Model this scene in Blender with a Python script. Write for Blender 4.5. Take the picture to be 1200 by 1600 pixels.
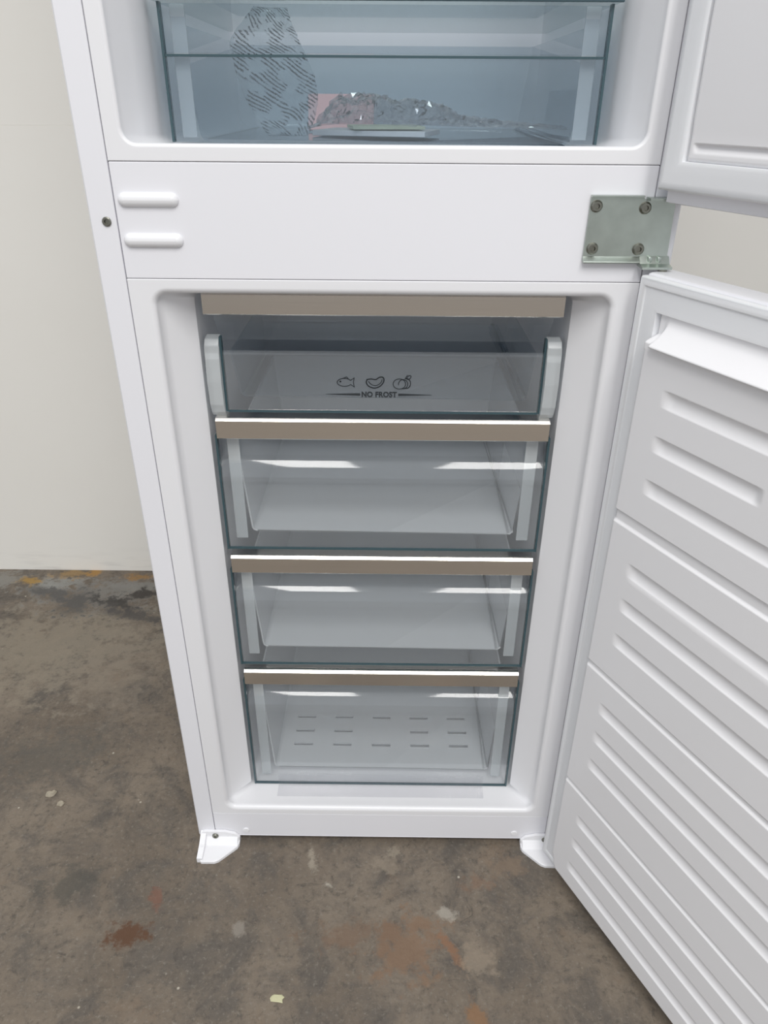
import bpy, bmesh, math, random
from mathutils import Vector, Matrix, noise

for o in list(bpy.data.objects): bpy.data.objects.remove(o)
S = bpy.context.scene
COL = S.collection

# ------------------------------------------------------------------ camera
F = 1150.0                                    # focal length in pixels of the 1200x1600 frame
CAM = Vector((0.0066, -0.7185, 0.9720)); PITCH, YAW, ROLL = 0.5127, -0.0056, 0.0071
fwd = Vector((math.sin(YAW)*math.cos(PITCH), math.cos(YAW)*math.cos(PITCH), -math.sin(PITCH)))
r0 = Vector((math.cos(YAW), -math.sin(YAW), 0)); u0 = r0.cross(fwd)
right = math.cos(ROLL)*r0 + math.sin(ROLL)*u0
up = -math.sin(ROLL)*r0 + math.cos(ROLL)*u0
cd = bpy.data.cameras.new('camera'); cam = bpy.data.objects.new('camera', cd); COL.objects.link(cam)
cam.matrix_world = Matrix(((right.x, up.x, -fwd.x, CAM.x), (right.y, up.y, -fwd.y, CAM.y),
                           (right.z, up.z, -fwd.z, CAM.z), (0, 0, 0, 1)))
cd.sensor_fit = 'VERTICAL'; cd.sensor_height = 36.0; cd.lens = F/1600*36.0; cd.clip_start = 0.01
S.camera = cam

def ray(p): return fwd + right*((p[0]-600)/F) - up*((p[1]-800)/F)
def on_y(p, y): d = ray(p); return CAM + d*((y-CAM.y)/d.y)
def on_z(p, z): d = ray(p); return CAM + d*((z-CAM.z)/d.z)

# ------------------------------------------------------------------ world, lights, exposure
W = bpy.data.worlds.new('world'); S.world = W; W.use_nodes = True
bg = W.node_tree.nodes['Background']; bg.inputs[0].default_value = (0.93, 0.96, 1.0, 1); bg.inputs[1].default_value = 0.70
def area(name, loc, target, sx, sy, power, color):
    l = bpy.data.lights.new(name, 'AREA'); l.shape = 'RECTANGLE'; l.size = sx; l.size_y = sy
    l.energy = power; l.color = color
    o = bpy.data.objects.new(name, l); COL.objects.link(o); o.location = loc
    o.rotation_euler = (Vector(target)-Vector(loc)).to_track_quat('-Z', 'Y').to_euler()
    return o
# the two overhead lamps behind the camera whose twin reflections show on every drawer front
for nm, lx, sx, pw in (('left', -0.42, 0.46, 36), ('right', 0.62, 0.60, 44)):
    area('ceiling_lamp_%s_offscreen' % nm, (lx, -2.2, 3.0), (lx, -2.2, 0), sx, 2.1, pw, (1.0, 0.98, 0.95))
S.view_settings.view_transform = 'Standard'; S.view_settings.look = 'None'
S.view_settings.gamma = 1.0; S.view_settings.use_curve_mapping = False
S.view_settings.exposure = 0.16
try:
    S.cycles.transparent_max_bounces = 32; S.cycles.max_bounces = 14; S.cycles.diffuse_bounces = 6
except Exception: pass

# ------------------------------------------------------------------ materials
def nt(name):
    m = bpy.data.materials.new(name); m.use_nodes = True
    t = m.node_tree; return m, t, t.nodes['Principled BSDF']
def add(t, kind, **kw):
    n = t.nodes.new(kind)
    for k, v in kw.items(): setattr(n, k, v)
    return n
def plain(name, col, rough=0.4, metal=0.0, spec=0.5, bump=0.0, scale=200.0, var=0.0):
    m, t, p = nt(name)
    p.inputs['Base Color'].default_value = (*col, 1); p.inputs['Roughness'].default_value = rough
    p.inputs['Metallic'].default_value = metal; p.inputs['Specular IOR Level'].default_value = spec
    tc = add(t, 'ShaderNodeTexCoord'); n = add(t, 'ShaderNodeTexNoise'); n.inputs['Scale'].default_value = scale
    n.inputs['Detail'].default_value = 4
    t.links.new(tc.outputs['Object'], n.inputs['Vector'])
    if bump:
        b = add(t, 'ShaderNodeBump'); b.inputs['Strength'].default_value = bump; b.inputs['Distance'].default_value = 0.001
        t.links.new(n.outputs['Fac'], b.inputs['Height']); t.links.new(b.outputs['Normal'], p.inputs['Normal'])
    r = add(t, 'ShaderNodeMapRange'); r.inputs['To Min'].default_value = max(0.02, rough-0.04); r.inputs['To Max'].default_value = rough+0.04
    t.links.new(n.outputs['Fac'], r.inputs['Value']); t.links.new(r.outputs['Result'], p.inputs['Roughness'])
    if var:
        mx = add(t, 'ShaderNodeMixRGB'); mx.inputs[1].default_value = (*[c*(1-var) for c in col], 1); mx.inputs[2].default_value = (*col, 1)
        t.links.new(n.outputs['Fac'], mx.inputs[0]); t.links.new(mx.outputs[0], p.inputs['Base Color'])
    return m
def clear(name, tint, body=(0.6, 0.65, 0.68), milk=0.06, rough=0.03, ior=1.5):
    """thin clear plastic: tinted see-through, a little milky, mirror-like by Fresnel"""
    m, t, p = nt(name); t.nodes.remove(p); out = t.nodes['Material Output']
    tr = add(t, 'ShaderNodeBsdfTransparent'); tr.inputs[0].default_value = (*tint, 1)
    df = add(t, 'ShaderNodeBsdfDiffuse'); df.inputs[0].default_value = (*body, 1)
    m1 = add(t, 'ShaderNodeMixShader'); m1.inputs[0].default_value = milk
    t.links.new(tr.outputs[0], m1.inputs[1]); t.links.new(df.outputs[0], m1.inputs[2])
    gl = add(t, 'ShaderNodeBsdfGlossy'); gl.inputs['Roughness'].default_value = rough
    fr = add(t, 'ShaderNodeFresnel'); fr.inputs[0].default_value = ior
    geo = add(t, 'ShaderNodeNewGeometry'); iv = add(t, 'ShaderNodeMath', operation='SUBTRACT'); iv.inputs[0].default_value = 1.0
    t.links.new(geo.outputs['Backfacing'], iv.inputs[1])
    mu = add(t, 'ShaderNodeMath', operation='MULTIPLY'); t.links.new(fr.outputs[0], mu.inputs[0]); t.links.new(iv.outputs[0], mu.inputs[1])
    m2 = add(t, 'ShaderNodeMixShader'); t.links.new(mu.outputs[0], m2.inputs[0])
    t.links.new(m1.outputs[0], m2.inputs[1]); t.links.new(gl.outputs[0], m2.inputs[2]); t.links.new(m2.outputs[0], out.inputs[0])
    return m
M = {}
M['enamel'] = plain('white_enamel', (0.80, 0.80, 0.835), 0.36, bump=0.03, scale=600)
M['liner'] = plain('white_liner_plastic', (0.80, 0.80, 0.82), 0.30, bump=0.02, scale=500)
M['door'] = plain('door_liner_plastic', (0.83, 0.825, 0.84), 0.38, bump=0.02, scale=500)
M['gasket'] = plain('white_rubber', (0.80, 0.81, 0.83), 0.45, bump=0.05, scale=400)
M['bracket'] = plain('white_nylon', (0.84, 0.84, 0.86), 0.35)
M['zinc'] = plain('zinc_plate', (0.56, 0.62, 0.57), 0.36, metal=1.0, bump=0.08, scale=60, var=0.30)
M['screw'] = plain('dull_steel', (0.30, 0.30, 0.26), 0.35, metal=1.0, var=0.3)
M['rubber'] = plain('black_rubber', (0.05, 0.05, 0.05), 0.6)
M['clear'] = clear('clear_polystyrene', (0.94, 0.95, 0.955), (0.74, 0.77, 0.80), milk=0.075, rough=0.055, ior=1.62)
M['clear_smoke'] = clear('clear_blue_polystyrene', (0.85, 0.88, 0.905), (0.48, 0.55, 0.60), milk=0.06)
M['frost'] = clear('frosted_polystyrene', (0.88, 0.9, 0.91), (0.80, 0.83, 0.85), milk=0.42, rough=0.25)
M['tray'] = clear('tray_plastic', (0.80, 0.84, 0.86), (0.86, 0.87, 0.885), milk=0.68, rough=0.2)
M['cap'] = clear('frosted_cap', (0.88, 0.9, 0.91), (0.82, 0.85, 0.86), milk=0.42, rough=0.25)
M['edge'] = plain('plastic_edge', (0.045, 0.085, 0.10), 0.25)
M['film'] = clear('clear_film', (0.965, 0.965, 0.97), (0.7, 0.72, 0.76), milk=0.02, rough=0.1)
M['glass'] = clear('shelf_glass', (0.86, 0.92, 0.92), (0.4, 0.5, 0.5), milk=0.03)
M['print'] = plain('dark_print', (0.025, 0.03, 0.035), 0.5)

def brushed():
    m, t, p = nt('brushed_aluminium'); p.inputs['Metallic'].default_value = 1; p.inputs['Roughness'].default_value = 0.21
    tc = add(t, 'ShaderNodeTexCoord'); mp = add(t, 'ShaderNodeMapping'); mp.inputs['Scale'].default_value = (6, 900, 900)
    n = add(t, 'ShaderNodeTexNoise'); n.inputs['Scale'].default_value = 1.0; n.inputs['Detail'].default_value = 3
    t.links.new(tc.outputs['Object'], mp.inputs[0]); t.links.new(mp.outputs[0], n.inputs['Vector'])
    mx = add(t, 'ShaderNodeMixRGB'); mx.inputs[1].default_value = (0.80, 0.77, 0.73, 1); mx.inputs[2].default_value = (0.93, 0.90, 0.86, 1)
    t.links.new(n.outputs['Fac'], mx.inputs[0]); t.links.new(mx.outputs[0], p.inputs['Base Color'])
    return m
M['alu'] = brushed()

# ------------------------------------------------------------------ mesh helpers
def obj(name, bm, mat, parent=None, smooth=False, angle=40):
    me = bpy.data.meshes.new(name); bmesh.ops.recalc_face_normals(bm, faces=bm.faces); bm.to_mesh(me); bm.free()
    o = bpy.data.objects.new(name, me); COL.objects.link(o)
    if mat: me.materials.append(M[mat] if isinstance(mat, str) else mat)
    if smooth:
        me.polygons.foreach_set('use_smooth', [True]*len(me.polygons))
        if angle < 180:
            me.set_sharp_from_angle(angle=math.radians(angle))
            wn = o.modifiers.new('weighted_normal', 'WEIGHTED_NORMAL'); wn.keep_sharp = True; wn.weight = 100
    if parent: o.parent = parent
    return o
def tag(o, label=None, cat=None, group=None, kind=None):
    for k, v in (('label', label), ('category', cat), ('group', group), ('kind', kind)):
        if v: o[k] = v
    return o
I3 = lambda x, y, z: Vector((x, y, z))
def box(bm, a, b, bev=0.0, seg=2, f=I3):
    vs = [bm.verts.new((x, y, z)) for x in (a[0], b[0]) for y in (a[1], b[1]) for z in (a[2], b[2])]
    fs = [bm.faces.new([vs[i] for i in q]) for q in ((0,1,3,2),(4,6,7,5),(0,4,5,1),(2,3,7,6),(0,2,6,4),(1,5,7,3))]
    if bev:
        es = list({e for q in fs for e in q.edges})
        r = bmesh.ops.bevel(bm, geom=es, offset=bev, segments=seg, affect='EDGES', profile=0.5)
        vs = list({v for q in r['faces'] for v in q.verts} | {v for v in vs if v.is_valid})
    for v in vs: v.co = f(*v.co)
    return bm
def boxo(name, a, b, mat, parent=None, bev=0.0, seg=2, f=I3):
    bm = bmesh.new(); box(bm, a, b, bev, seg, f); return obj(name, bm, mat, parent, smooth=bev > 0, angle=50)
def loft(bm, loops, caps=(False, False), closed=True):
    rings = [[bm.verts.new(p) for p in L] for L in loops]
    n = len(rings[0])
    for A, B in zip(rings, rings[1:]):
        for i in range(n if closed else n-1):
            j = (i+1) % n; bm.faces.new((A[i], A[j], B[j], B[i]))
    if caps[0]: bm.faces.new(rings[0][::-1])
    if caps[1]: bm.faces.new(rings[-1])
    return rings
def rrect(x0, x1, z0, z1, y, r, seg=6):
    r = max(r, 1e-5); out = []
    for cx, cz, a0 in ((x1-r, z0+r, -90), (x1-r, z1-r, 0), (x0+r, z1-r, 90), (x0+r, z0+r, 180)):
        for k in range(seg+1):
            a = math.radians(a0+90*k/seg); out.append(Vector((cx+r*math.cos(a), y, cz+r*math.sin(a))))
    return out
def extrude_x(bm, prof, x0, x1):
    """closed (y,z) profile swept along x"""
    loft(bm, [[Vector((x, y, z)) for y, z in prof] for x in (x0, x1)], caps=(True, True))
def sheet_x(bm, line, x0, x1, th):
    """open (y,z) polyline swept along x with thickness th towards +normal"""
    pts = [Vector((y, z)) for y, z in line]; nn = []
    for i in range(len(pts)):
        a = pts[max(i-1, 0)]; b = pts[min(i+1, len(pts)-1)]; d = (b-a).normalized(); nn.append(Vector((-d.y, d.x)))
    prof = [(p.x, p.y) for p in pts] + [(p.x+n.x*th, p.y+n.y*th) for p, n in reversed(list(zip(pts, nn)))]
    loft(bm, [[Vector((x, y, z)) for y, z in prof] for x in (x0, x1)], caps=(True, True))
def smoothline(pts, n=6):
    """Catmull-Rom through the points"""
    P = [Vector(p) for p in pts]; P = [2*P[0]-P[1]] + P + [2*P[-1]-P[-2]]; out = []
    for i in range(1, len(P)-2):
        for k in range(n):
            t = k/n; a, b, c, d = P[i-1:i+3]
            out.append(0.5*((2*b)+(c-a)*t+(2*a-5*b+4*c-d)*t*t+(3*b-a-3*c+d)*t**3))
    out.append(P[-2]); return [tuple(v) for v in out]
def prism(bm, poly, z0, z1):
    loft(bm, [[Vector((x, y, z)) for x, y in poly] for z in (z0, z1)], caps=(True, True))
def disc_y(bm, c, r, y0, y1, n=20, dome=0.0):
    L = [[Vector((c[0]+rr*math.cos(2*math.pi*k/n), yy, c[1]+rr*math.sin(2*math.pi*k/n))) for k in range(n)]
         for rr, yy in ((r, y0), (r, y1+(y0-y1)*0.4), (r*0.8, y1))]
    loft(bm, L, caps=(True, True))
def screw_head(bm, c, r, y0, y1, deep=.0016, n=24):
    loft(bm, [[Vector((c[0]+rr*math.cos(2*math.pi*k/n), yy, c[1]+rr*math.sin(2*math.pi*k/n))) for k in range(n)]
              for rr, yy in ((r, y0), (r, y1+(y0-y1)*.4), (r*.8, y1), (r*.45, y1), (r*.45, y1+deep))])
def screw(name, c, r, y0, y1, parent, mat='screw'):
    bm = bmesh.new(); screw_head(bm, c, r, y0, y1); s = obj(name, bm, mat, parent, True, 30)
    bm = bmesh.new(); disc_y(bm, c, r*0.5, y1+0.0019, y1+0.0015, 6); h = obj('socket', bm, mat, None); h.parent = s if parent is None or parent.parent is None else parent
    return s

# ------------------------------------------------------------------ setting
def floor_material():
    m, t, p = nt('worn_concrete'); L = t.links.new
    tc = add(t, 'ShaderNodeTexCoord'); P = tc.outputs['Object']
    def noi(scale, detail=6, rough=0.6, vec=None, dist=0.0):
        n = add(t, 'ShaderNodeTexNoise'); n.inputs['Scale'].default_value = scale; n.inputs['Detail'].default_value = detail
        n.inputs['Roughness'].default_value = rough; n.inputs['Distortion'].default_value = dist
        L(vec or P, n.inputs['Vector']); return n.outputs['Fac']
    def ramp(v, a, b, lo=0.0, hi=1.0):
        r = add(t, 'ShaderNodeMapRange'); r.interpolation_type = 'SMOOTHSTEP'
        for k, x in zip(('From Min', 'From Max', 'To Min', 'To Max'), (a, b, lo, hi)): r.inputs[k].default_value = x
        L(v, r.inputs['Value']); return r.outputs['Result']
    def mix(fac, c1, c2):
        x = add(t, 'ShaderNodeMixRGB')
        if isinstance(fac, float): x.inputs[0].default_value = fac
        else: L(fac, x.inputs[0])
        for i, c in ((1, c1), (2, c2)):
            if isinstance(c, tuple): x.inputs[i].default_value = (*c, 1)
            else: L(c, x.inputs[i])
        return x.outputs[0]
    def mul(a, b):
        x = add(t, 'ShaderNodeMath', operation='MULTIPLY'); L(a, x.inputs[0])
        if isinstance(b, float): x.inputs[1].default_value = b
        else: L(b, x.inputs[1])
        return x.outputs[0]
    base = mix(ramp(noi(4.5, 5, 0.6), 0.35, 0.65), (0.146, 0.118, 0.091), (0.214, 0.176, 0.136))
    base = mix(ramp(noi(14, 8, 0.7, dist=0.6), 0.42, 0.66), base, (0.115, 0.100, 0.085))
    base = mix(mul(ramp(noi(9, 6, 0.65, dist=0.4), 0.56, 0.72), 0.35), base, (0.20, 0.135, 0.085))
    base = mix(mul(ramp(noi(80, 8, 0.8), 0.48, 0.68), 0.75), base, (0.075, 0.066, 0.056))
    base = mix(mul(ramp(noi(170, 5, 0.75), 0.52, 0.72), 0.6), base, (0.27, 0.245, 0.205))
    base = mix(mul(ramp(noi(34, 9, 0.8, dist=1.2), 0.57, 0.68), 0.7), base, (0.065, 0.058, 0.050))
    # flecks
    v = add(t, 'ShaderNodeTexVoronoi'); v.inputs['Scale'].default_value = 38; v.inputs['Randomness'].default_value = 1.0; L(P, v.inputs['Vector'])
    fl = mul(ramp(v.outputs['Distance'], 0.085, 0.045), ramp(noi(11, 3), 0.56, 0.62))
    base = mix(mul(fl, 0.8), base, (0.50, 0.46, 0.38))
    # single stains and painted crack shading with ragged outlines: (pixel, half sizes in m, rotation, colour, strength)
    wob = add(t, 'ShaderNodeTexNoise'); wob.inputs['Scale'].default_value = 38; wob.inputs['Detail'].default_value = 9; wob.inputs['Roughness'].default_value = 0.72; L(P, wob.inputs['Vector'])
    for px, rx, ry, rot, col, k in (
        ((195, 1460), .030, .020, .1, (0.105, 0.052, 0.028), .95), ((635, 1478), .055, .045, .3, (0.215, 0.135, 0.085), .75),
        ((545, 1460), .060, .018, .1, (0.185, 0.120, 0.080), .6), ((745, 1585), .014, .022, .2, (0.24, 0.135, 0.07), .8),
        ((705, 1483), .010, .030, .5, (0.24, 0.13, 0.075), .8),
        ((745, 1500), .024, .022, .0, (0.275, 0.225, 0.17), .7), ((605, 1350), .018, .020, .0, (0.30, 0.25, 0.19), .45),
        ((615, 1330), .016, .010, .0, (0.30, 0.26, 0.20), .6), ((488, 1345), .007, .022, .2, (0.33, 0.29, 0.23), .8),
        ((513, 1382), .009, .007, .0, (0.38, 0.35, 0.29), .9), ((698, 1425), .014, .010, .0, (0.36, 0.33, 0.28), .8),
        ((375, 1450), .010, .012, .0, (0.30, 0.27, 0.23), .6), ((245, 1400), .008, .02, .3, (0.20, 0.09, 0.06), .6),
        ((790, 1355), .030, .018, .2, (0.225, 0.165, 0.115), .6), ((745, 1380), .02, .014, .2, (0.21, 0.125, 0.08), .5),
        ((105, 1380), .045, .03, .2, (0.075, 0.072, 0.062), .6), ((80, 1180), .10, .06, .3, (0.105, 0.098, 0.085), .5),
        ((70, 1010), .28, .16, .2, (0.265, 0.228, 0.175), .7), ((180, 1060), .10, .10, .2, (0.225, 0.19, 0.15), .45),
        ((90, 915), .075, .045, .1, (0.285, 0.285, 0.265), .9), ((215, 920), .10, .045, .1, (0.25, 0.242, 0.22), .85), ((10, 908), .06, .04, 0., (0.25, 0.24, 0.215), .8),
        ((165, 930), .14, .07, .1, (0.20, 0.19, 0.172), .8),
        ((120, 942), .05, .05, .2, (0.085, 0.080, 0.075), .85), ((85, 928), .07, .022, -.2, (0.10, 0.095, 0.09), .9),
        ((180, 943), .055, .022, -.45, (0.055, 0.050, 0.045), .95), ((205, 960), .09, .020, -.3, (0.080, 0.073, 0.068), .9),  # dark cracks, here and below: dirt with crack shading painted in
        ((228, 928), .06, .018, .3, (0.055, 0.048, 0.042), .95),
        ((45, 910), .030, .022, .0, (0.36, 0.22, 0.06), .9), ((115, 897), .050, .022, .1, (0.30, 0.195, 0.085), .85),
        ((148, 895), .018, .018, .0, (0.36, 0.20, 0.06), .9), ((215, 902), .035, .016, .0, (0.30, 0.17, 0.06), .85)):
        c = on_z(px, 0)
        mp = add(t, 'ShaderNodeMapping', vector_type='TEXTURE'); mp.inputs['Location'].default_value = c
        mp.inputs['Rotation'].default_value = (0, 0, rot); mp.inputs['Scale'].default_value = (rx, ry, 1)
        L(P, mp.inputs['Vector']); ln = add(t, 'ShaderNodeVectorMath', operation='LENGTH'); L(mp.outputs[0], ln.inputs[0])
        ad = add(t, 'ShaderNodeMath', operation='MULTIPLY_ADD'); L(wob.outputs['Fac'], ad.inputs[0]); ad.inputs[1].default_value = 5.0
        L(ln.outputs['Value'], ad.inputs[2])
        base = mix(mul(ramp(ad.outputs[0], 3.65, 2.85), k), base, col)
    L(base, p.inputs['Base Color'])
    L(ramp(noi(12), 0.3, 0.7, 0.55, 0.8), p.inputs['Roughness']); p.inputs['Specular IOR Level'].default_value = 0.35
    b = add(t, 'ShaderNodeBump'); b.inputs['Strength'].default_value = 0.5; b.inputs['Distance'].default_value = 0.003
    L(noi(60, 10, 0.7), b.inputs['Height']); L(b.outputs['Normal'], p.inputs['Normal'])
    return m
M['floor'] = floor_material()
def lin(a, b, n): return [a+(b-a)*i/n for i in range(n+1)]
WALL_Y = 0.716
bm = bmesh.new()
xs = [-6, -4, -2.5] + lin(-1.6, 0.2, 180) + [0.6, 1.2, 2.5, 4, 6]
ys = [-7, -5, -3, -2] + lin(-1, 0.42, 14) + lin(0.43, WALL_Y-0.001, 60) + [WALL_Y+0.05]
def floor_h(x, y):
    if y < 0.43 or x > 0.2 or x < -1.6: return 0.0
    k = max(0.0, min(1, (y-0.56-0.05*noise.noise(Vector((x*6, 0, 3))))/0.02))
    h = 0.006*k*(0.4+noise.noise(Vector((x*9, y*9, 0)))) + 0.003*k*noise.noise(Vector((x*35, y*35, 7)))
    ridge = max(0, 1-abs(y-0.60-0.04*noise.noise(Vector((x*5, 1, 1))))/0.012)
    e = min(1, (y-0.43)/0.1)*min(1, (0.2-x)/0.1)*max(0, min(1, (0.700-y)/0.04))
    return e*(h - 0.004*ridge*max(0, noise.noise(Vector((x*8, 2, 5)))+0.3))
G = [[bm.verts.new((x, y, floor_h(x, y))) for y in ys] for x in xs]
for i in range(len(xs)-1):
    for j in range(len(ys)-1): bm.faces.new((G[i][j], G[i+1][j], G[i+1][j+1], G[i][j+1]))
fl = obj('floor', bm, 'floor', smooth=True, angle=180)
tag(fl, 'worn grey brown stained concrete floor', 'floor', kind='structure')

def wall_material():
    m, t, p = nt('white_wall_paint'); L = t.links.new
    tc = add(t, 'ShaderNodeTexCoord'); n = add(t, 'ShaderNodeTexNoise'); n.inputs['Scale'].default_value = 3; n.inputs['Detail'].default_value = 6
    L(tc.outputs['Object'], n.inputs['Vector'])
    mx = add(t, 'ShaderNodeMixRGB'); mx.inputs[1].default_value = (0.86, 0.835, 0.775, 1); mx.inputs[2].default_value = (0.90, 0.88, 0.83, 1)
    L(n.outputs['Fac'], mx.inputs[0])
    # grey scuffs low on the wall
    sp = add(t, 'ShaderNodeSeparateXYZ'); L(tc.outputs['Object'], sp.inputs[0])
    mr = add(t, 'ShaderNodeMapRange'); mr.inputs['From Min'].default_value = 0.07; mr.inputs['From Max'].default_value = 0.0; L(sp.outputs[2], mr.inputs['Value'])
    mp = add(t, 'ShaderNodeMapping'); mp.inputs['Scale'].default_value = (6, 1, 40); L(tc.outputs['Object'], mp.inputs[0])
    n2 = add(t, 'ShaderNodeTexNoise'); n2.inputs['Scale'].default_value = 1.5; n2.inputs['Detail'].default_value = 7; L(mp.outputs[0], n2.inputs['Vector'])
    m3 = add(t, 'ShaderNodeMapRange'); m3.inputs['From Min'].default_value = 0.5; m3.inputs['From Max'].default_value = 0.75; L(n2.outputs['Fac'], m3.inputs['Value']); m3.inputs['To Max'].default_value = 0.4
    mu = add(t, 'ShaderNodeMath', operation='MULTIPLY'); L(mr.outputs[0], mu.inputs[0]); L(m3.outputs[0], mu.inputs[1])
    m4 = add(t, 'ShaderNodeMixRGB'); L(mu.outputs[0], m4.inputs[0]); L(mx.outputs[0], m4.inputs[1]); m4.inputs[2].default_value = (0.45, 0.43, 0.41, 1)
    L(m4.outputs[0], p.inputs['Base Color']); p.inputs['Roughness'].default_value = 0.55; p.inputs['Specular IOR Level'].default_value = 0.3
    b = add(t, 'ShaderNodeBump'); b.inputs['Strength'].default_value = 0.06; b.inputs['Distance'].default_value = 0.003
    n3 = add(t, 'ShaderNodeTexNoise'); n3.inputs['Scale'].default_value = 40; L(tc.outputs['Object'], n3.inputs['Vector'])
    L(n3.outputs['Fac'], b.inputs['Height']); L(b.outputs['Normal'], p.inputs['Normal'])
    return m
M['wall'] = wall_material()
zj = on_y((60, 196), WALL_Y).z
wb = boxo('wall_back', (-6, WALL_Y, -0.02), (6, WALL_Y+0.15, zj), 'wall', bev=0.0005)
tag(wb, 'plain off-white painted wall behind the fridge freezer', 'wall', kind='structure')
boxo('wall_board', (-6, WALL_Y+0.0002, zj), (6, WALL_Y+0.15, 3.1), 'wall', wb, bev=0.0005)

# ------------------------------------------------------------------ fridge freezer
fridge = bpy.data.objects.new('fridge_freezer', None); COL.objects.link(fridge)
tag(fridge, 'tall white built-in fridge freezer with both doors open and clear freezer drawers', 'fridge freezer')
HW, SEAM, D, H, B = 0.270, 0.2445, 0.540, 1.770, 0.012
bm = bmesh.new()                                    # outer metal cabinet with its front flange
loft(bm, [rrect(-SEAM-.0006, SEAM+.0006, B+.0004, H-.012, 0.03, .0005, 1), rrect(-SEAM-.0006, SEAM+.0006, B+.0004, H-.012, 0.0006, .0005, 1),
          rrect(-SEAM-.001, SEAM+.001, B+.0002, H-.0115, 0.0, .0005, 1), rrect(-HW+.0015, HW-.0015, B+.0001, H-.0015, 0.0, .0005, 1),
          rrect(-HW, HW, B, H, 0.0015, .0005, 1), rrect(-HW, HW, B, H, D, .0005, 1)], caps=(False, True))
cab = obj('cabinet', bm, 'enamel', fridge, True, 35)
screw('screw', (-0.2542, 0.8712), 0.0042, 0.0, -0.0018, cab)

def liner(name, mat, o, rim, w1, w2, w3, back, r, parent):
    """o: outer frame (z0,z1); rim/w*: (half width, z0, z1, y) loops going inwards"""
    bm = bmesh.new()
    hw, z0, z1, _ = rim
    L = [rrect(-SEAM, SEAM, o[0], o[1], 0.008, .0006, 6), rrect(-SEAM, SEAM, o[0], o[1], 0.0006, .0006, 6),
         rrect(-SEAM+.0006, SEAM-.0006, o[0]+.0006, o[1]-.0006, 0.0, .0006, 6)]
    fil = 0.006 if hw < .225 else .0035
    for k in range(7):
        a = math.radians(15*k); d = fil*(1-math.sin(a)); y = fil*(1-math.cos(a))
        L.append(rrect(-hw-d, hw+d, z0-d, z1+d, y, r+d, 6))
    for hw_, a_, b_, y_ in (w1, w2, w3): L.append(rrect(-hw_, hw_, a_, b_, y_, max(r*0.7, .003), 6))
    L.append(rrect(-w3[0]+.003, w3[0]-.003, w3[1]+.001, w3[2]-.003, back, .02, 6))
    loft(bm, L, caps=(False, True))
    return obj(name, bm, mat, parent, True, 40)
liner('freezer_liner', 'liner', (0.0605, 0.8199), (0.2203, 0.0743, 0.8061, 0), (0.2192, 0.0740, 0.8055, 0.010),
      (0.2160, 0.0736, 0.8035, 0.016), (0.1930, 0.0733, 0.7990, 0.0415), 0.42, 0.012, fridge)
liner('fridge_liner', 'liner', (0.9217, H-.0125), (0.2286, 0.9360, 1.715, 0), (0.2272, 0.9352, 1.714, 0.009),
      (0.2195, 0.9335, 1.708, 0.030), (0.2090, 0.9320, 1.700, 0.060), 0.45, 0.012, fridge)
bar = boxo('crossbar_panel', (-SEAM, 0.0004, 0.8203), (SEAM, 0.012, 0.9213), 'enamel', fridge, bev=0.0010)
boxo('plinth_panel', (-SEAM, 0.0004, B+.0002), (SEAM, 0.012, 0.0602), 'enamel', fridge, bev=0.0008)
for zc in (0.8900, 0.8550):                          # two raised rounded pads left of the crossbar
    bm = bmesh.new(); a, b = -0.2410, -0.1855; r = 0.0062; L = []
    for k in range(7):
        t = math.radians(15*k); L.append(rrect(a+r*(1-math.cos(t)), b-r*(1-math.cos(t)), zc-r*math.cos(t)-1e-5, zc+r*math.cos(t)+1e-5, 0.0005-0.0052*math.sin(t), max(r*math.cos(t), 1e-5), 5))
    loft(bm, L, caps=(False, True)); obj('bumper_pad', bm, 'liner', bar, True, 60)
for x, z in ((-0.1985, 0.0235), (0.1985, 0.0235)):
    bm = bmesh.new(); disc_y(bm, (x, z), 0.0045, 0.0006, -0.0012); obj('hole_plug', bm, 'bracket', fridge, True, 40)
for x in (-0.225, 0.225):
    for y in (0.06, 0.48):
        bm = bmesh.new(); n = 16
        loft(bm, [[Vector((x+r_*math.cos(2*math.pi*k/n), y+r_*math.sin(2*math.pi*k/n), z)) for k in range(n)]
                  for r_, z in ((.018, 0.0), (.018, .005), (.009, .006), (.009, .013))], caps=(True, True))
        obj('levelling_foot', bm, 'rubber', fridge, True, 40)

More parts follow.
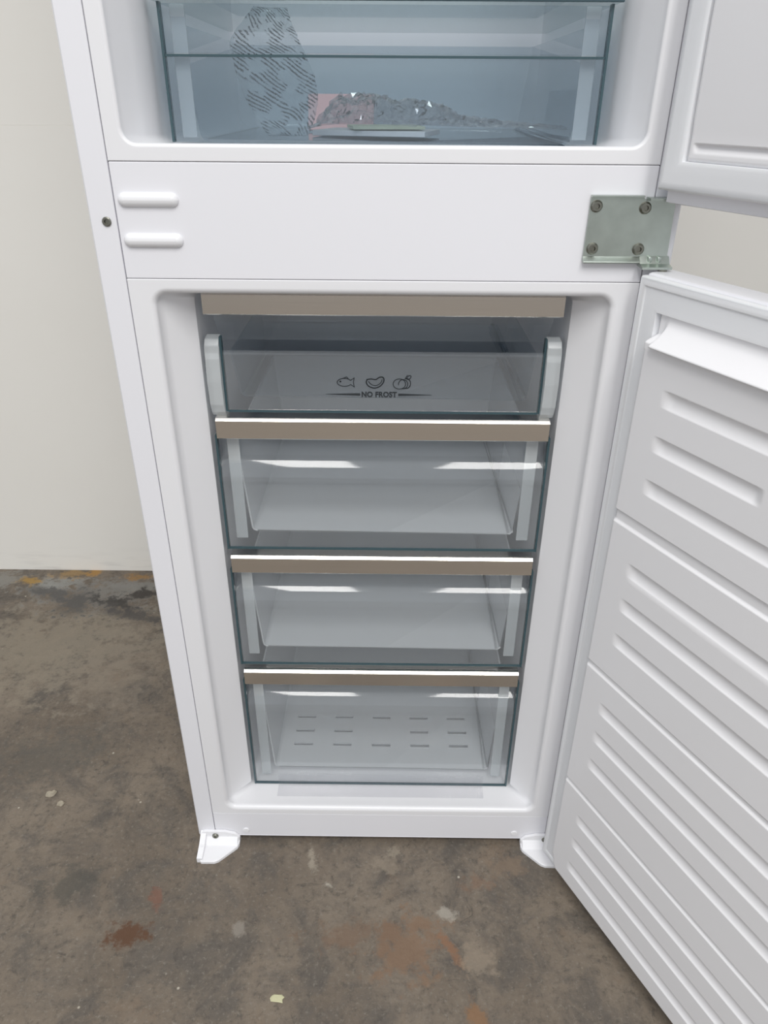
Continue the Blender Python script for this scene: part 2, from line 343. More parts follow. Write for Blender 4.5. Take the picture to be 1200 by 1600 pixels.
# --- white floor brackets at the front corners
def bracket(s):
    fx = lambda x, y, z: Vector((s*x, y, z))
    bm = bmesh.new()                                  # base plate on the floor
    poly = [(-.2660, .004), (-.2625, -.036), (-.2590, -.0398), (-.2400, -.0395), (-.2340, -.0370), (-.2110, -.0150), (-.2085, -.0100), (-.2090, .004)]
    loft(bm, [[fx(x, y, z) for x, y in poly] for z in (0.0003, 0.0045)] + [[fx(x*.985-.0035, y*.96, .0055) for x, y in poly]], caps=(True, True))
    # gusset along the outer side
    prof = [(-0.0005, .0005), (-.0375, .0005), (-.0375, .009), (-.018, .014), (-0.0005, .023)]
    loft(bm, [[fx(x + (.0025*y/-.038 if False else 0), y, z) for y, z in prof] for x in (-.2655, -.2575)], caps=(True, True))
    # upright plate on the body
    pl = [(-.2650, .0005), (-.2095, .0005), (-.2085, .012), (-.2150, .020), (-.2300, .0245), (-.2600, .0245), (-.2650, .021)]
    loft(bm, [[fx(x, y, z) for x, z in pl] for y in (-.0003, -.0045)], caps=(True, True))
    # fillet between plate and upright
    fp = [(-.004, .005), (-.014, .005), (-.004, .015)]
    loft(bm, [[fx(x, y, z) for y, z in fp] for x in (-.2580, -.2110)], caps=(True, True))
    o = obj('floor_bracket', bm, 'bracket', fridge, True, 35)
    screw('screw', (s*-.2440, 0.0165), 0.0046, -0.0045, -0.0070, o)
    bm = bmesh.new(); n = 12
    loft(bm, [[fx(-.2150+.0014*math.cos(2*math.pi*k/n), -.0085+.0014*math.sin(2*math.pi*k/n), z) for k in range(n)] for z in (.0045, .0058)], caps=(True, True))
    obj('pin', bm, 'screw', o)  # raised dark disc standing in for the shade of a small hole
    bm = bmesh.new()
    loft(bm, [[fx(-.2612+.0024*math.cos(2*math.pi*k/n), -.020+.0024*math.sin(2*math.pi*k/n), z) for k in range(n)] for z in (.010, .0142)], caps=(True, True))
    obj('knob', bm, 'bracket', o)
bracket(1); bracket(-1)

# --- galvanised hinge on the crossbar
bm = bmesh.new()
poly = [(.1862, .8400), (.1870, .8960), (.2335, .8960), (.2365, .8930), (.2630, .8930), (.2645, .8370), (.2420, .8365), (.2385, .8395)]
loft(bm, [[Vector((x, y, z)) for x, z in poly] for y in (-.0002, -.0026)], caps=(True, True))
extrude_x(bm, [(-.0002, .8400), (-.0065, .8388), (-.0074, .8400), (-.0065, .8411), (-.0045, .8425), (-.0026, .8445), (-.0002, .8445)], .1862, .2390)      # rolled lower lip
extrude_x(bm, [(-.0002, .8362), (-.0165, .8355), (-.0170, .8376), (-.0080, .8390), (-.0030, .8450), (-.0002, .8450)], .2385, .2660)
for xk in (.2475, .2560): box(bm, (xk-.0022, -.0078, .8395), (xk+.0022, -.0020, .8455), bev=.0018)
                        # lower leaf under the knuckle
extrude_x(bm, [(-.0002, .8936), (-.0130, .8936), (-.0130, .8958), (-.0002, .8958)], .2370, .2700)                                                          # upper leaf
extrude_x(bm, [(-.0002, .8950), (-.0060, .8958), (-.0060, .8970), (-.0002, .8972)], .1870, .2340)
hinge = obj('hinge', bm, 'zinc', fridge, True, 30)
for c in ((.1925, .8880), (.2365, .8868), (.1938, .8515), (.2363, .8512)):
    bm = bmesh.new(); screw_head(bm, c, .0050, -.0026, -.0058); disc_y(bm, c, .0055, -.0024, -.0032); s_ = obj('screw', bm, 'screw', hinge, True, 30)
    bm = bmesh.new(); disc_y(bm, c, .0026, -.0038, -.0042, 6); obj('socket', bm, 'screw', hinge)
for y, z0, z1 in ((-.012, .8300, .8362), (-.016, .8925, .9060)):
    bm = bmesh.new(); n = 16
    loft(bm, [[Vector((.2590+.004*math.cos(2*math.pi*k/n), y+.004*math.sin(2*math.pi*k/n), z)) for k in range(n)] for z in (z0, z1)], caps=(True, True))
    obj('pivot_pin', bm, 'screw', hinge, True, 40)

# --- doors, swung open about the right-hand hinge
def door_frame(deg, p0):
    a = math.radians(deg); U = Vector((math.sin(a), -math.cos(a), 0)); N = Vector((-math.cos(a), -math.sin(a), 0)); P = Vector(p0)
    return lambda u, w, z: P + U*u + N*w + Vector((0, 0, z))
def gasket_ring(bm, f, u0, u1, z0, z1, prof):
    loft(bm, [[f(u, w, z) for u, z in ((u0+i, z0+i), (u1-i, z0+i), (u1-i, z1-i), (u0+i, z1-i))] for i, w in prof])
def grid_panel(bm, f, us, zs, h):
    V = [[bm.verts.new(f(u, h(u, z), z)) for z in zs] for u in us]
    for i in range(len(us)-1):
        for j in range(len(zs)-1): bm.faces.new((V[i][j], V[i+1][j], V[i+1][j+1], V[i][j+1]))
    # skirt back to the door slab
    rim = [V[i][0] for i in range(len(us))] + [V[-1][j] for j in range(1, len(zs))] + [V[i][-1] for i in range(len(us)-2, -1, -1)] + [V[0][j] for j in range(len(zs)-2, 0, -1)]
    co = [(us[i], zs[0]) for i in range(len(us))] + [(us[-1], zs[j]) for j in range(1, len(zs))] + [(us[i], zs[-1]) for i in range(len(us)-2, -1, -1)] + [(us[0], zs[j]) for j in range(len(zs)-2, 0, -1)]
    low = [bm.verts.new(f(u, -0.001, z)) for u, z in co]
    for i in range(len(rim)):
        j = (i+1) % len(rim); bm.faces.new((rim[i], low[i], low[j], rim[j]))
def sstep(a, b, x):
    t = max(0.0, min(1.0, (x-a)/(b-a))); return t*t*(3-2*t)
def steps(marks, lo, hi, fine, coarse):
    out = [lo]
    while out[-1] < hi-1e-9:
        x = out[-1]; st = fine if any(a <= x <= b or a <= x+coarse*0.5 <= b for a, b in marks) else coarse
        out.append(min(hi, x+st))
    return out
DEG = 26.6
f1 = door_frame(DEG, (0.2437, -0.0150, 0))
fz0, fz1 = 0.012, 0.8335
door = boxo('freezer_door', (0, -0.032, fz0), (0.545, 0, fz1), 'enamel', fridge, bev=0.004, seg=3, f=f1)
door['label'] = 'white lower freezer door with ribbed inner panel'
GP = [(.0015, 0), (.0015, .0055), (.003, .0085), (.0065, .0095), (.0085, .0085), (.0100, .0068), (.0120, .0072), (.022, .0095), (.0270, .0100), (.0290, .0090), (.0300, -.001)]
bm = bmesh.new(); gasket_ring(bm, f1, 0, 0.540, fz0+.002, fz1-.001, GP); obj('gasket', bm, 'gasket', door, True, 50)
ribs = [(.735, .48), (.6905, .1855), (.6455, .48), (.548, .48), (.504, .48), (.458, .48), (.3555, .48), (.3105, .48), (.266, .48), (.1615, .48), (.117, .48), (.0695, .48)]
secs = [(.6055, .5925, .0028), (.4060, .3985, .0024), (.2105, .2040, .0022)]
PU0, PU1, PZ0, PZ1 = 0.0300, 0.5100, 0.0300, 0.8035
def h_panel(u, z):
    w = 0.020
    # edges rounded off
    e = min(u-PU0, PU1-u, z-PZ0); w -= 0.004*(1-sstep(0, 0.006, e))**2
    # chamfered corner towards the hinge, below
    c = (u-PU0)+(z-PZ0)*0.45; w -= 0.012*(1-sstep(0.004, 0.016, c))
    for zc, ue in ribs:
        if abs(z-zc) < .012:
            t = (z-zc)/.0082; a = max(0.0, 1-t*t); us = 0.0660-0.0*t
            k = sstep(us-.003, us+.012, u)*sstep(ue+.003, ue-.008, u)
            w -= 0.0036*k*(a**0.78)*(1+0.2*t)
    for za, zb, d in secs:
        if zb-.004 < z < za+.002:
            w -= d*sstep(za+.0004, za-.0006, z)*sstep(zb-.0015, zb+.0015, z)
    # recessed head, hollow ledge with a lip
    if z > .772:
        lip = 0.0065+0.0205*max(0.0, min(1.0, (.7985-z)/.0195))**1.6
        k = sstep(.0390, .0450, u)*sstep(.5000, .4940, u)
        raised = lip if z > .7775 else 0.020+0.007*sstep(.7760, .7775, z)
        side = 0.020-0.0145*sstep(.7785, .7850, z)
        base = side - 0.004*(1-sstep(0, .004, min(u-PU0, PU1-u)))**2
        w = base+(raised-base)*k
    return w
zs = steps([(zc-.011, zc+.011) for zc, _ in ribs]+[(zb-.005, za+.003) for za, zb, _ in secs]+[(.772, .805), (.03, .045)], PZ0, PZ1, .0007, .006)
us = lin(PU0, .050, 26)+lin(.052, .080, 22)[0:]+lin(.09, .175, 10)+lin(.178, .192, 14)+lin(.2, .46, 14)+lin(.465, PU1, 22)
bm = bmesh.new(); grid_panel(bm, f1, us, zs, h_panel); obj('inner_panel', bm, 'door', door, True, 180)

f2 = door_frame(DEG, (0.2437, -0.0150, 0))
uz0, uz1 = 0.8920, 1.760
door2 = boxo('fridge_door', (0, -0.036, uz0), (0.545, -0.006, uz1), 'enamel', fridge, bev=0.004, seg=3, f=f2)
door2['label'] = 'white upper fridge door with plain inner panel'
boxo('end_profile', (0.004, -0.0062, 0.8935), (0.540, -0.0045, 0.9032), 'enamel', door2, f=f2)
boxo('door_liner', (0.002, -0.0065, 0.9030), (0.540, 0.0005, uz1-.004), 'door', door2, bev=0.0015, f=f2)
GP2 = [(.0012, 0), (.0012, .0060), (.0032, .0090), (.008, .0098), (.014, .0092), (.0205, .0100), (.0240, .0085), (.0250, -.001)]
bm = bmesh.new(); gasket_ring(bm, f2, 0.002, 0.540, 0.9030, uz1-.004, GP2); obj('gasket', bm, 'gasket', door2, True, 50)
def h_panel2(u, z):
    e = min(u-.0275, .51-u); w = 0.0065-0.002*(1-sstep(0, .003, min(e, z-.9275)))
    return w + .003*sstep(.9385, .9900, z) - 0.0035*sstep(.0330, .0380, u)*sstep(.505, .500, u)*sstep(.9412, .9404, z)*sstep(.9330, .9395, z)
bm = bmesh.new(); grid_panel(bm, f2, lin(.0284, .055, 24)+lin(.06, .48, 12)+lin(.485, .51, 10), lin(.9275, .950, 34)+lin(.96, 1.72, 12), h_panel2)
obj('inner_panel', bm, 'door', door2, True, 180)

# --- freezer drawers
def trim_bar(zt, parent, hw=.1840, zl=.0245):
    bm = bmesh.new()
    extrude_x(bm, [(.034, zt-.0032), (.0366, zt-.0004), (.0375, zt), (.0540, zt), (.0540, zt-.003), (.0410, zt-.005), (.0410, zt-zl+.002), (.0365, zt-zl), (.0350, zt-zl), (.034, zt-zl+.001)], -hw, hw)
    return obj('trim_bar', bm, 'alu', parent, True, 30)
def tray(zb, zw, hb, ht, y0, y1, parent_name, parent):
    bm = bmesh.new(); th = .002
    o = [[(-hb, y0), (hb, y0), (hb, y1), (-hb, y1)], [(-ht, y0-.004), (ht, y0-.004), (ht, y1+.006), (-ht, y1+.006)]]
    vb = [bm.verts.new((x, y, zb)) for x, y in o[0]]; vt = [bm.verts.new((x, y, zw)) for x, y in o[1]]
    bm.faces.new(vb)
    for i in (1, 2, 3):
        j = (i+1) % 4
        bm.faces.new((vb[i], vb[j], vt[j], vt[i]))
    es = [e for e in bm.edges if not e.is_boundary]
    bmesh.ops.bevel(bm, geom=es, offset=.006, segments=3, affect='EDGES', profile=.5)
    bmesh.ops.recalc_face_normals(bm, faces=bm.faces)
    bmesh.ops.solidify(bm, geom=list(bm.faces), thickness=th)
    return obj(parent_name, bm, 'tray', parent, True, 40)
def side_edges(parent, z0, z1, hw, y=.0432, mat='edge'):
    for s in (-1, 1):
        bm = bmesh.new(); box(bm, (s*hw, y-.0012, z0), (s*(hw+.0022), y+.006, z1)); obj('panel_edge', bm, mat, parent)
def make_drawer(zt, zb, label):
    d = tray(zb+.014, zt-.034, .160, .170, .062, .365, 'freezer_drawer', fridge); d['label'] = label
    trim_bar(zt, d)
    line = smoothline([(.0540, zt-.003), (.0590, zt-.010), (.0615, zt-.022), (.0615, zt-.034), (.0595, zt-.047)], 4)
    R_, zc = .0350, zt-.0830                          # finger recess above, rounded shoulder below
    line += [(.0774-R_*math.cos(math.radians(a)), zc+R_*math.sin(math.radians(a))) for a in range(56, -1, -4)]
    line += [(.0430, zc-.0012), (.0434, zc-.004), (.0434, zb+.006), (.0440, zb+.002), (.0460, zb)]
    bm = bmesh.new(); sheet_x(bm, line[::-1], -.1860, .1860, -.002); obj('front_panel', bm, 'clear', d, True, 30)
    side_edges(d, zb, zt-.024, .1862)
    boxo('base_edge', (-.1862, .0424, zb), (.1862, .0452, zb+.0022), 'edge', d)
    for s in (-1, 1):                                 # frosted upright bands behind the clear front
        boxo('side_band', (min(s*.164, s*.178), .0520, zb+.010), (max(s*.164, s*.178), .0540, zt-.030), 'cap', d, bev=.0006)
    return d
make_drawer(.6640, .4900, 'second freezer drawer from the top')
make_drawer(.4845, .3070, 'third freezer drawer from the top')
low = make_drawer(.3025, .0745, 'deep lowest freezer drawer with slotted base')
zf = .0745+.0165
cut = bmesh.new()
for row, y in enumerate((.1645, .1345, .1065)):
    for k in range(5):
        if row == 1 and k == 2: continue
        x = (k-2)*.0605
        box(cut, (x-.0145, y-.0031, zf-.012), (x+.0145, y+.0031, zf+.006))
        bm = bmesh.new()                              # collar below the slot
        loft(bm, [[Vector((x+sx*hx, y+sy*hy, z)) for sx, sy in ((-1, -1), (1, -1), (1, 1), (-1, 1))]
                  for hx, hy, z in ((.0147, .0033, zf-.0044), (.0147, .0033, zf-.0022), (.0156, .0042, zf-.0022), (.0156, .0042, zf-.0044), (.0147, .0033, zf-.0044))])
        obj('base_slot', bm, 'tray', low)
cutter = obj('cutter', cut, None)
bo_ = low.modifiers.new('slots', 'BOOLEAN'); bo_.operation = 'DIFFERENCE'; bo_.solver = 'FAST'; bo_.object = cutter
low.modifiers.move(len(low.modifiers)-1, 0)
bpy.context.view_layer.update()
for mod in low.modifiers: mod.show_viewport = mod.type == 'BOOLEAN'
bpy.context.view_layer.update()
cutmesh = bpy.data.meshes.new_from_object(low.evaluated_get(bpy.context.evaluated_depsgraph_get()))
low.modifiers.remove(bo_); low.data = cutmesh
for mod in low.modifiers: mod.show_viewport = True
bpy.data.objects.remove(cutter)
# narrow clear film stuck over the foot of the lowest drawer
bm = bmesh.new(); sheet_x(bm, [(.0416, .0960), (.0412, .0785), (.0395, .0752), (.0200, .0746)], -.1520, .1520, .0004)
obj('film_strip', bm, 'film', low, True, 40)

# top compartment: shallow drawer with a clear front and frosted end caps
top = tray(.6790, .7320, .158, .166, .062, .365, 'freezer_drawer', fridge); top.data.materials.clear(); top.data.materials.append(M['clear_smoke']); top['label'] = 'shallow top freezer drawer with printed clear front'
trim_bar(.8010, top, zl=.0235)
bm = bmesh.new(); sheet_x(bm, [(.0460, .6680), (.0445, .6700), (.0440, .6730), (.0440, .7320), (.0450, .7350), (.0480, .7365)], -.1705, .1705, -.0022)
obj('front_panel', bm, 'clear', top, True, 40)
side_edges(top, .6690, .7520, .1706, .0445)
boxo('base_edge', (-.1705, .0438, .6680), (.1705, .0460, .6698), 'edge', top)
bm = bmesh.new(); sheet_x(bm, smoothline([(.0830, .7380), (.0800, .7420), (.0660, .7560), (.0560, .7700), (.0530, .7900)], 4), -.1790, .1790, -.002)
obj('flap', bm, 'clear', top, True, 40)
for s in (-1, 1):
    bm = bmesh.new()
    prof = [(.0440, .6640), (.0400, .6690), (.0360, .6790), (.0345, .7050), (.0360, .7300), (.0385, .7360), (.0385, .7440), (.0430, .7500), (.0560, .7520), (.0560, .6640)]
    extrude_x(bm, prof, min(s*.1728, s*.1880), max(s*.1728, s*.1880))
    bmesh.ops.bevel(bm, geom=list(bm.edges), offset=.0012, segments=2, affect='EDGES', profile=.5)
    obj('end_cap', bm, 'cap', top, True, 40)

# print on the clear front: three outline icons, the words and two tapering rules
PY = .0432
def stroke(bm, pts, w, closed=False):
    n = len(pts); P = [Vector(p) for p in pts]
    for i in range(n if closed else n-1):
        a, b = P[i], P[(i+1) % n]; d = (b-a)
        if d.length < 1e-7: continue
        d.normalize(); m = Vector((-d.y, d.x))*w*.5; e = d*w*.3
        q = [a-e+m, b+e+m, b+e-m, a-e-m]
        vs = [bm.verts.new((p.x, y, p.y)) for y in (PY, PY+.0003) for p in q]
        for fcs in ((0,1,2,3),(7,6,5,4),(0,4,5,1),(1,5,6,2),(2,6,7,3),(3,7,4,0)): bm.faces.new([vs[k] for k in fcs])
def ell(cx, cz, a, b, t0=0, t1=360, rot=0, n=20):
    o = []; r = math.radians(rot)
    for k in range(n+1):
        t = math.radians(t0+(t1-t0)*k/n); x, z = a*math.cos(t), b*math.sin(t)
        o.append((cx+x*math.cos(r)-z*math.sin(r), cz+x*math.sin(r)+z*math.cos(r)))
    return o
wd = .0008
bm = bmesh.new(); cx, cz = -.0400, .7035                 # fish
stroke(bm, ell(cx-.0015, cz, .0078, .0045, 30, 330), wd); stroke(bm, [(cx+.0052, cz+.0022), (cx+.0092, cz+.0052), (cx+.0082, cz), (cx+.0092, cz-.0052), (cx+.0052, cz-.0022)], wd)
stroke(bm, [(cx-.0035, cz+.0042), (cx+.001, cz+.0062), (cx+.003, cz+.0038)], wd); stroke(bm, ell(cx-.0058, cz+.001, .0006, .0006, n=8), wd)
obj('fish_icon', bm, 'print', top)
bm = bmesh.new(); cx, cz = -.0085, .7040                 # steak
stroke(bm, smoothline([(cx-.0085, cz+.0030), (cx-.0040, cz+.0036), (cx+.0010, cz+.0030), (cx+.0050, cz+.0056), (cx+.0090, cz+.0052), (cx+.0096, cz+.0010), (cx+.0060, cz-.0042), (cx, cz-.0066), (cx-.0060, cz-.0050), (cx-.0092, cz-.0010), (cx-.0085, cz+.0030)], 4), wd*1.4)
stroke(bm, smoothline([(cx-.0070, cz+.0008), (cx-.0040, cz-.0025), (cx+.0010, cz-.0038), (cx+.0060, cz-.0010), (cx+.0078, cz+.0030)], 4), wd)
obj('steak_icon', bm, 'print', top)
bm = bmesh.new(); cx, cz = .0210, .7030                  # fruit
stroke(bm, ell(cx-.0030, cz-.0008, .0068, .0058), wd); stroke(bm, ell(cx+.0010, cz-.0010, .0050, .0052, -100, 190), wd); stroke(bm, ell(cx+.0046, cz-.0002, .0045, .0055, -110, 100), wd)
stroke(bm, ell(cx+.0072, cz+.0066, .0026, .0016, rot=40), wd); stroke(bm, [(cx+.003, cz+.005), (cx+.0055, cz+.0092)], wd)
obj('fruit_icon', bm, 'print', top)
for a, b in ((-.0245, -.0620), (.0170, .0530)):
    bm = bmesh.new(); P = [(a, .6913), (b, .6901), (b, .6897), (a, .6885)]
    vs = [bm.verts.new((x, y, z)) for y in (PY, PY+.0003) for x, z in P]
    for q in ((0,1,2,3),(7,6,5,4),(0,4,5,1),(1,5,6,2),(2,6,7,3),(3,7,4,0)): bm.faces.new([vs[k] for k in q])
    obj('printed_rule', bm, 'print', top)
tcu = bpy.data.curves.new('lettering', 'FONT'); tcu.body = 'NO FROST'; tcu.align_x = 'CENTER'; tcu.align_y = 'CENTER'; tcu.size = .0082; tcu.extrude = .00015; tcu.offset = .00034; tcu.space_character = 1.06
to = bpy.data.objects.new('lettering_curve', tcu); COL.objects.link(to)
bpy.context.view_layer.update()
me = bpy.data.meshes.new_from_object(to.evaluated_get(bpy.context.evaluated_depsgraph_get()))
bpy.data.objects.remove(to)
for v in me.vertices: v.co = Vector((v.co.x*.93-.0040, PY-v.co.z, .6898+v.co.y))
me.materials.clear(); me.materials.append(M['print']); lt = bpy.data.objects.new('lettering', me); COL.objects.link(lt); lt.parent = top
lt['label'] = 'dark printed words NO FROST'

# --- salad drawer and glass shelf in the upper compartment
cr = tray(.9345, 1.030, .176, .190, .075, .40, 'salad_drawer', fridge); cr['label'] = 'clear salad drawer in the fridge'
cr.data.materials.clear(); cr.data.materials.append(M['clear_smoke'])
bm = bmesh.new(); sheet_x(bm, [(.0560, .9345), (.0545, .9370), (.0540, .9400), (.0540, 1.0020), (.0548, 1.0040), (.0580, 1.0050)], -.1965, .1965, -.0025)
obj('front_panel', bm, 'clear_smoke', cr, True, 40)
boxo('rim_edge', (-.1965, .0542, 1.0030), (.1965, .0600, 1.0050), 'edge', cr)
bm = bmesh.new(); sheet_x(bm, [(.0580, 1.0060), (.0590, 1.0240), (.0600, 1.0430)], -.1965, .1965, -.0025)
obj('upper_panel', bm, 'clear_smoke', cr, True, 40)
side_edges(cr, .9345, 1.0440, .1967, .0545)
for s in (-1, 1):
    boxo('side_band', (min(s*.177, s*.1905), .062, .9380), (max(s*.177, s*.1905), .064, 1.0430), 'cap', cr, bev=.0006)
shelf = boxo('glass_shelf', (-.2060, .0520, 1.0455), (.2060, .42, 1.0495), 'glass', fridge)
boxo('front_rail', (-.2060, .0480, 1.0448), (.2060, .0520, 1.0502), 'edge', shelf, bev=.0006)

# ------------------------------------------------------------------ things lying in the salad drawer
def film_print_crease(name, tint, milk, lines, rough=.06):
    """clear crinkled film with rows of dark printing"""
    m, t, p = nt(name); t.nodes.remove(p); L = t.links.new; out = t.nodes['Material Output']
    tr = add(t, 'ShaderNodeBsdfTransparent'); tr.inputs[0].default_value = (*tint, 1)
    df = add(t, 'ShaderNodeBsdfDiffuse'); df.inputs[0].default_value = (.62, .70, .74, 1)
    a = add(t, 'ShaderNodeMixShader'); a.inputs[0].default_value = milk; L(tr.outputs[0], a.inputs[1]); L(df.outputs[0], a.inputs[2])
    last = a.outputs[0]
    if not lines:                                     # scraps of dark printing, with the shade of creases painted in
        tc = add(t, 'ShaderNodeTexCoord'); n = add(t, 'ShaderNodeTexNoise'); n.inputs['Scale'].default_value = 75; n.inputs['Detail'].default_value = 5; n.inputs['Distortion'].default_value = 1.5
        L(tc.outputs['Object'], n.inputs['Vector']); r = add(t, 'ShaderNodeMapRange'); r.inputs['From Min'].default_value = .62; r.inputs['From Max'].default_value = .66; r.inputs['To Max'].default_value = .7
        L(n.outputs['Fac'], r.inputs['Value']); ink_shade = add(t, 'ShaderNodeBsdfDiffuse'); ink_shade.inputs[0].default_value = (.04, .035, .04, 1)
        b = add(t, 'ShaderNodeMixShader'); L(r.outputs[0], b.inputs[0]); L(last, b.inputs[1]); L(ink_shade.outputs[0], b.inputs[2]); last = b.outputs[0]
    if lines:
        uv = add(t, 'ShaderNodeUVMap')
        w = add(t, 'ShaderNodeTexWave', wave_type='BANDS', bands_direction='DIAGONAL'); w.inputs['Scale'].default_value = 7.5; w.inputs['Distortion'].default_value = 1.0; w.inputs['Detail Scale'].default_value = 2
        n = add(t, 'ShaderNodeTexNoise'); n.inputs['Scale'].default_value = 60; n2 = add(t, 'ShaderNodeTexNoise'); n2.inputs['Scale'].default_value = 4.2
        for x in (w, n, n2): L(uv.outputs[0], x.inputs['Vector'])
        r = add(t, 'ShaderNodeMapRange'); r.inputs['From Min'].default_value = .55; r.inputs['From Max'].default_value = .7; L(w.outputs['Fac'], r.inputs['Value'])
        r2 = add(t, 'ShaderNodeMapRange'); r2.inputs['From Min'].default_value = .42; r2.inputs['From Max'].default_value = .50; L(n.outputs['Fac'], r2.inputs['Value'])
        r3 = add(t, 'ShaderNodeMapRange'); r3.inputs['From Min'].default_value = .46; r3.inputs['From Max'].default_value = .54; L(n2.outputs['Fac'], r3.inputs['Value'])
        m1 = add(t, 'ShaderNodeMath', operation='MULTIPLY'); L(r.outputs[0], m1.inputs[0]); L(r2.outputs[0], m1.inputs[1])
        m2 = add(t, 'ShaderNodeMath', operation='MULTIPLY'); L(m1.outputs[0], m2.inputs[0]); L(r3.outputs[0], m2.inputs[1])
        m3 = add(t, 'ShaderNodeMath', operation='MULTIPLY'); L(m2.outputs[0], m3.inputs[0]); m3.inputs[1].default_value = .85
        ink_shade = add(t, 'ShaderNodeBsdfDiffuse'); ink_shade.inputs[0].default_value = (.03, .035, .04, 1)
        b = add(t, 'ShaderNodeMixShader'); L(m3.outputs[0], b.inputs[0]); L(last, b.inputs[1]); L(ink_shade.outputs[0], b.inputs[2]); last = b.outputs[0]
    gl = add(t, 'ShaderNodeBsdfGlossy'); gl.inputs['Roughness'].default_value = rough
    fr = add(t, 'ShaderNodeFresnel'); fr.inputs[0].default_value = 1.55
    geo = add(t, 'ShaderNodeNewGeometry'); iv = add(t, 'ShaderNodeMath', operation='SUBTRACT'); iv.inputs[0].default_value = 1.0; L(geo.outputs['Backfacing'], iv.inputs[1])
    bo = add(t, 'ShaderNodeMath', operation='ADD'); L(fr.outputs[0], bo.inputs[0]); bo.inputs[1].default_value = 0.0 if lines else 0.10
    mu = add(t, 'ShaderNodeMath', operation='MULTIPLY'); L(bo.outputs[0], mu.inputs[0]); L(iv.outputs[0], mu.inputs[1])
    c = add(t, 'ShaderNodeMixShader'); L(mu.outputs[0], c.inputs[0]); L(last, c.inputs[1]); L(gl.outputs[0], c.inputs[2]); L(c.outputs[0], out.inputs[0])
    return m
M['bagfilm'] = film_print_crease('printed_bag_film', (.90, .92, .93), .10, True)
M['crinkle'] = film_print_crease('crinkled_film', (.91, .90, .91), .05, False, .04)
random.seed(4)
def paper(name, px, y, w, d, h, rz, tilt, mat, label, group=None):
    c = on_y(px, y); bm = bmesh.new(); box(bm, (-w/2, -d/2, 0), (w/2, d/2, h), bev=.0004, seg=1)
    R = Matrix.Translation((c.x, y, max(c.z, .9372))) @ Matrix.Rotation(math.radians(rz), 4, 'Z') @ Matrix.Rotation(math.radians(tilt), 4, 'Y')
    bmesh.ops.transform(bm, matrix=R, verts=bm.verts); o = obj(name, bm, mat, smooth=False); tag(o, label, 'booklet', group); return o
M['paper_white'] = plain('white_paper', (.78, .80, .82), .6); M['paper_green'] = plain('pale_green_paper', (.66, .72, .55), .6)
M['paper_pink'] = plain('pink_paper', (.74, .44, .45), .6); M['paper_dark'] = plain('dark_cover', (.06, .08, .09), .45)
paper('booklet', (590, 215), .17, .12, .08, .005, -14, 0, 'paper_white', 'thin white booklet lying flat at the bottom of the salad drawer')
c_ = .9432
def flat(name, x, y, z, w, d, h, rz, mat, label):
    bm = bmesh.new(); box(bm, (-w/2, -d/2, 0), (w/2, d/2, h), bev=.0004, seg=1)
    bmesh.ops.transform(bm, matrix=Matrix.Translation((x, y, z)) @ Matrix.Rotation(math.radians(rz), 4, 'Z'), verts=bm.verts)
    return tag(obj(name, bm, mat), label, 'booklet')
flat('leaflet', .000, .165, c_+.0002, .075, .060, .003, 9, 'paper_green', 'pale green leaflet on the white booklet in the salad drawer')
bm = bmesh.new(); box(bm, (-.038, -.0015, 0), (.038, .0015, .040), bev=.0004, seg=1)
bmesh.ops.transform(bm, matrix=Matrix.Translation((-.052, .246, .9385)) @ Matrix.Rotation(math.radians(-24), 4, 'X'), verts=bm.verts)
tag(obj('leaflet', bm, 'paper_pink'), 'pink leaflet leaning upright behind the crinkled clear film in the salad drawer', 'booklet')
def crumple():
    """creased film lying over the papers: a creased sheet, high at its left end and flat at its right"""
    bm = bmesh.new(); nx, ny = 84, 22; V = []
    a = on_y((482, 200), .150).x; b = on_y((880, 205), .150).x
    def ridge(p): return 1-abs(noise.noise(p))*2.2
    for i in range(nx+1):
        t = i/nx; row = []
        top_h = .020*sstep(0, .10, t)*(1-.25*sstep(.28, .36, t))*(1-.80*sstep(.42, 1.0, t))+.002
        for k in range(ny+1):
            v = k/ny; x = a+(b-a)*t; y = .112+.125*v*(1-.35*t)+.02*t
            prof = math.sin(math.pi*min(1, .04+v*1.02))**.55 if v < .94 else .1
            r = .50+.34*ridge(Vector((x*16, v*3.2, 1)))+.24*ridge(Vector((x*52, v*9, 4)))+.10*random.uniform(-1, 1)
            row.append(bm.verts.new((x+.0025*random.uniform(-1, 1), y+.0030*random.uniform(-1, 1), .9436+.0105*sstep(.05, .12, t)*sstep(.62, .5, t)*sstep(.15, .4, v)*sstep(.95, .75, v)+max(.0, top_h*prof*r))))
        V.append(row)
    for i in range(nx):
        for k in range(ny): bm.faces.new((V[i][k], V[i+1][k], V[i+1][k+1], V[i][k+1]))
    bmesh.ops.triangulate(bm, faces=bm.faces)
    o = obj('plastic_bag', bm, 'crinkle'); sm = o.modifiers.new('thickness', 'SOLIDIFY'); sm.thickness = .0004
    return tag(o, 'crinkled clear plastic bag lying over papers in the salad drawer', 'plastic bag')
crumple()
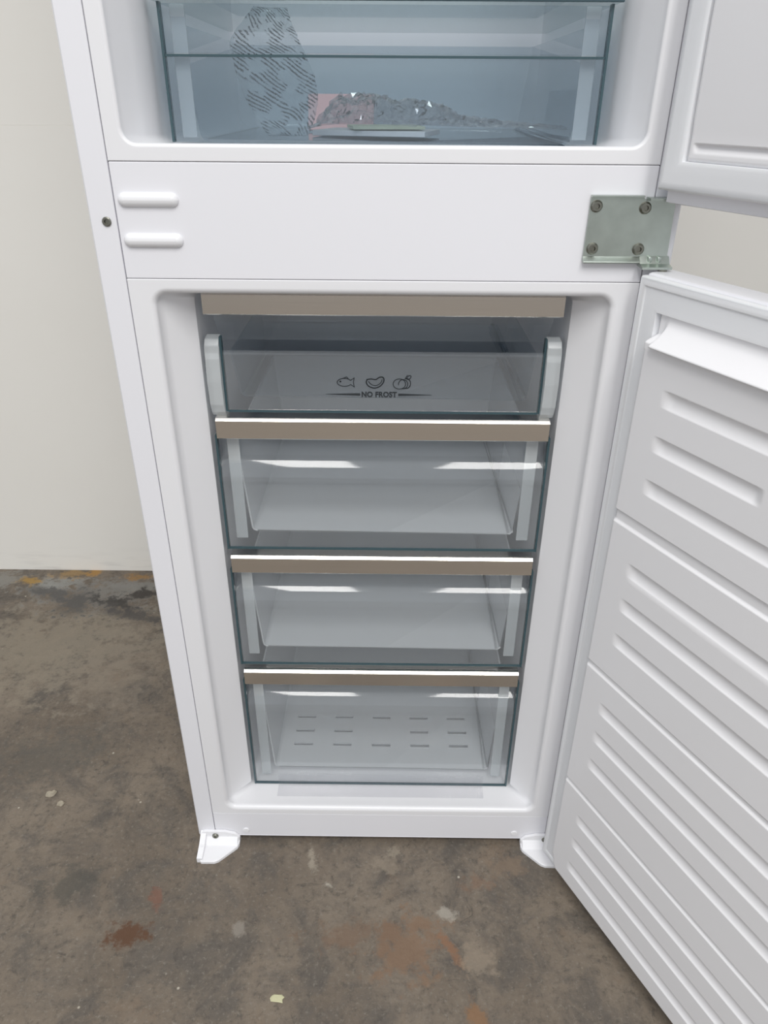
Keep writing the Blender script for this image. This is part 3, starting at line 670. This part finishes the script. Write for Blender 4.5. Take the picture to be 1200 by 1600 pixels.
def bag_sheet():
    """tall printed film bag, standing in the drawer and sagging to the right"""
    lefts = [((396, 6), .080), ((386, 24), .080), ((360, 60), .080), ((364, 95), .081), ((382, 150), .083), ((405, 190), .086), ((425, 222), .090)]
    rights = [((446, 6), .088), ((454, 30), .088), ((466, 60), .088), ((484, 100), .088), ((496, 140), .089), ((494, 175), .091), ((480, 222), .094)]
    A = smoothline([tuple(on_y(p, y)) for p, y in lefts], 6); Bp = smoothline([tuple(on_y(p, y)) for p, y in rights], 6)
    bm = bmesh.new(); nu = 22; uvl = bm.loops.layers.uv.new('UVMap'); V = []
    for i, (a, b) in enumerate(zip(A, Bp)):
        a, b = Vector(a), Vector(b); row = []
        for k in range(nu+1):
            t = k/nu; p = a.lerp(b, t)
            p += Vector((0, .008*math.sin(math.pi*t), 0)) + Vector((0, .003, .002))*noise.noise(Vector((t*4, i*.22, 2)))+Vector((.001, .0025, 0))*noise.noise(Vector((t*14, i*.7, 5)))
            p.z = min(max(p.z, .9385), 1.0430); row.append((bm.verts.new(p), (1-t, i/len(A)*2.6)))
        V.append(row)
    for i in range(len(V)-1):
        for k in range(nu):
            q = (V[i][k], V[i+1][k], V[i+1][k+1], V[i][k+1]); f = bm.faces.new([v for v, _ in q])
            for lp, (_, uvc) in zip(f.loops, q): lp[uvl].uv = uvc
    o = obj('printed_bag', bm, 'bagfilm', smooth=True, angle=180)
    sm = o.modifiers.new('thickness', 'SOLIDIFY'); sm.thickness = .0004
    return tag(o, 'clear plastic bag with rows of dark printing standing in the salad drawer', 'plastic bag')
bag_sheet()

# ------------------------------------------------------------------ small chips on the concrete
def chip(name, px, rx, ry, h, rot, mat, label, seed, group=None):
    c = on_z(px, 0); rnd = random.Random(seed); n = 11; bm = bmesh.new(); L = []
    rad = [1+.28*rnd.uniform(-1, 1) for _ in range(n)]
    for s, z in ((.9, .0002), (1, h*.5), (.75, h)):
        L.append([Vector((c.x+math.cos(rot)*rx*s*rad[k]*math.cos(2*math.pi*k/n)-math.sin(rot)*ry*s*rad[k]*math.sin(2*math.pi*k/n),
                          c.y+math.sin(rot)*rx*s*rad[k]*math.cos(2*math.pi*k/n)+math.cos(rot)*ry*s*rad[k]*math.sin(2*math.pi*k/n), z*(1+.3*rnd.uniform(-1, 1)))) for k in range(n)])
    loft(bm, L, caps=(True, True)); o = obj(name, bm, mat, smooth=True, angle=30); tag(o, label, 'chip', group); return o
M['chip_y'] = plain('pale_yellow_chip', (.62, .60, .38), .5, var=.2); M['chip_c'] = plain('cream_chip', (.50, .44, .34), .7, var=.5, scale=300)
chip('paint_chip', (433, 1561), .0085, .0055, .0022, -.2, 'chip_y', 'pale yellow flake lying alone on the concrete', 1)
chip('mortar_crumb', (80, 1242), .0075, .0060, .0050, .5, 'chip_c', 'cream mortar crumb on the concrete left of the freezer, the larger one', 2, 'mortar crumbs')
chip('mortar_crumb', (95, 1257), .0050, .0050, .0040, .9, 'chip_c', 'smaller cream mortar crumb beside a larger one on the concrete', 5, 'mortar crumbs')
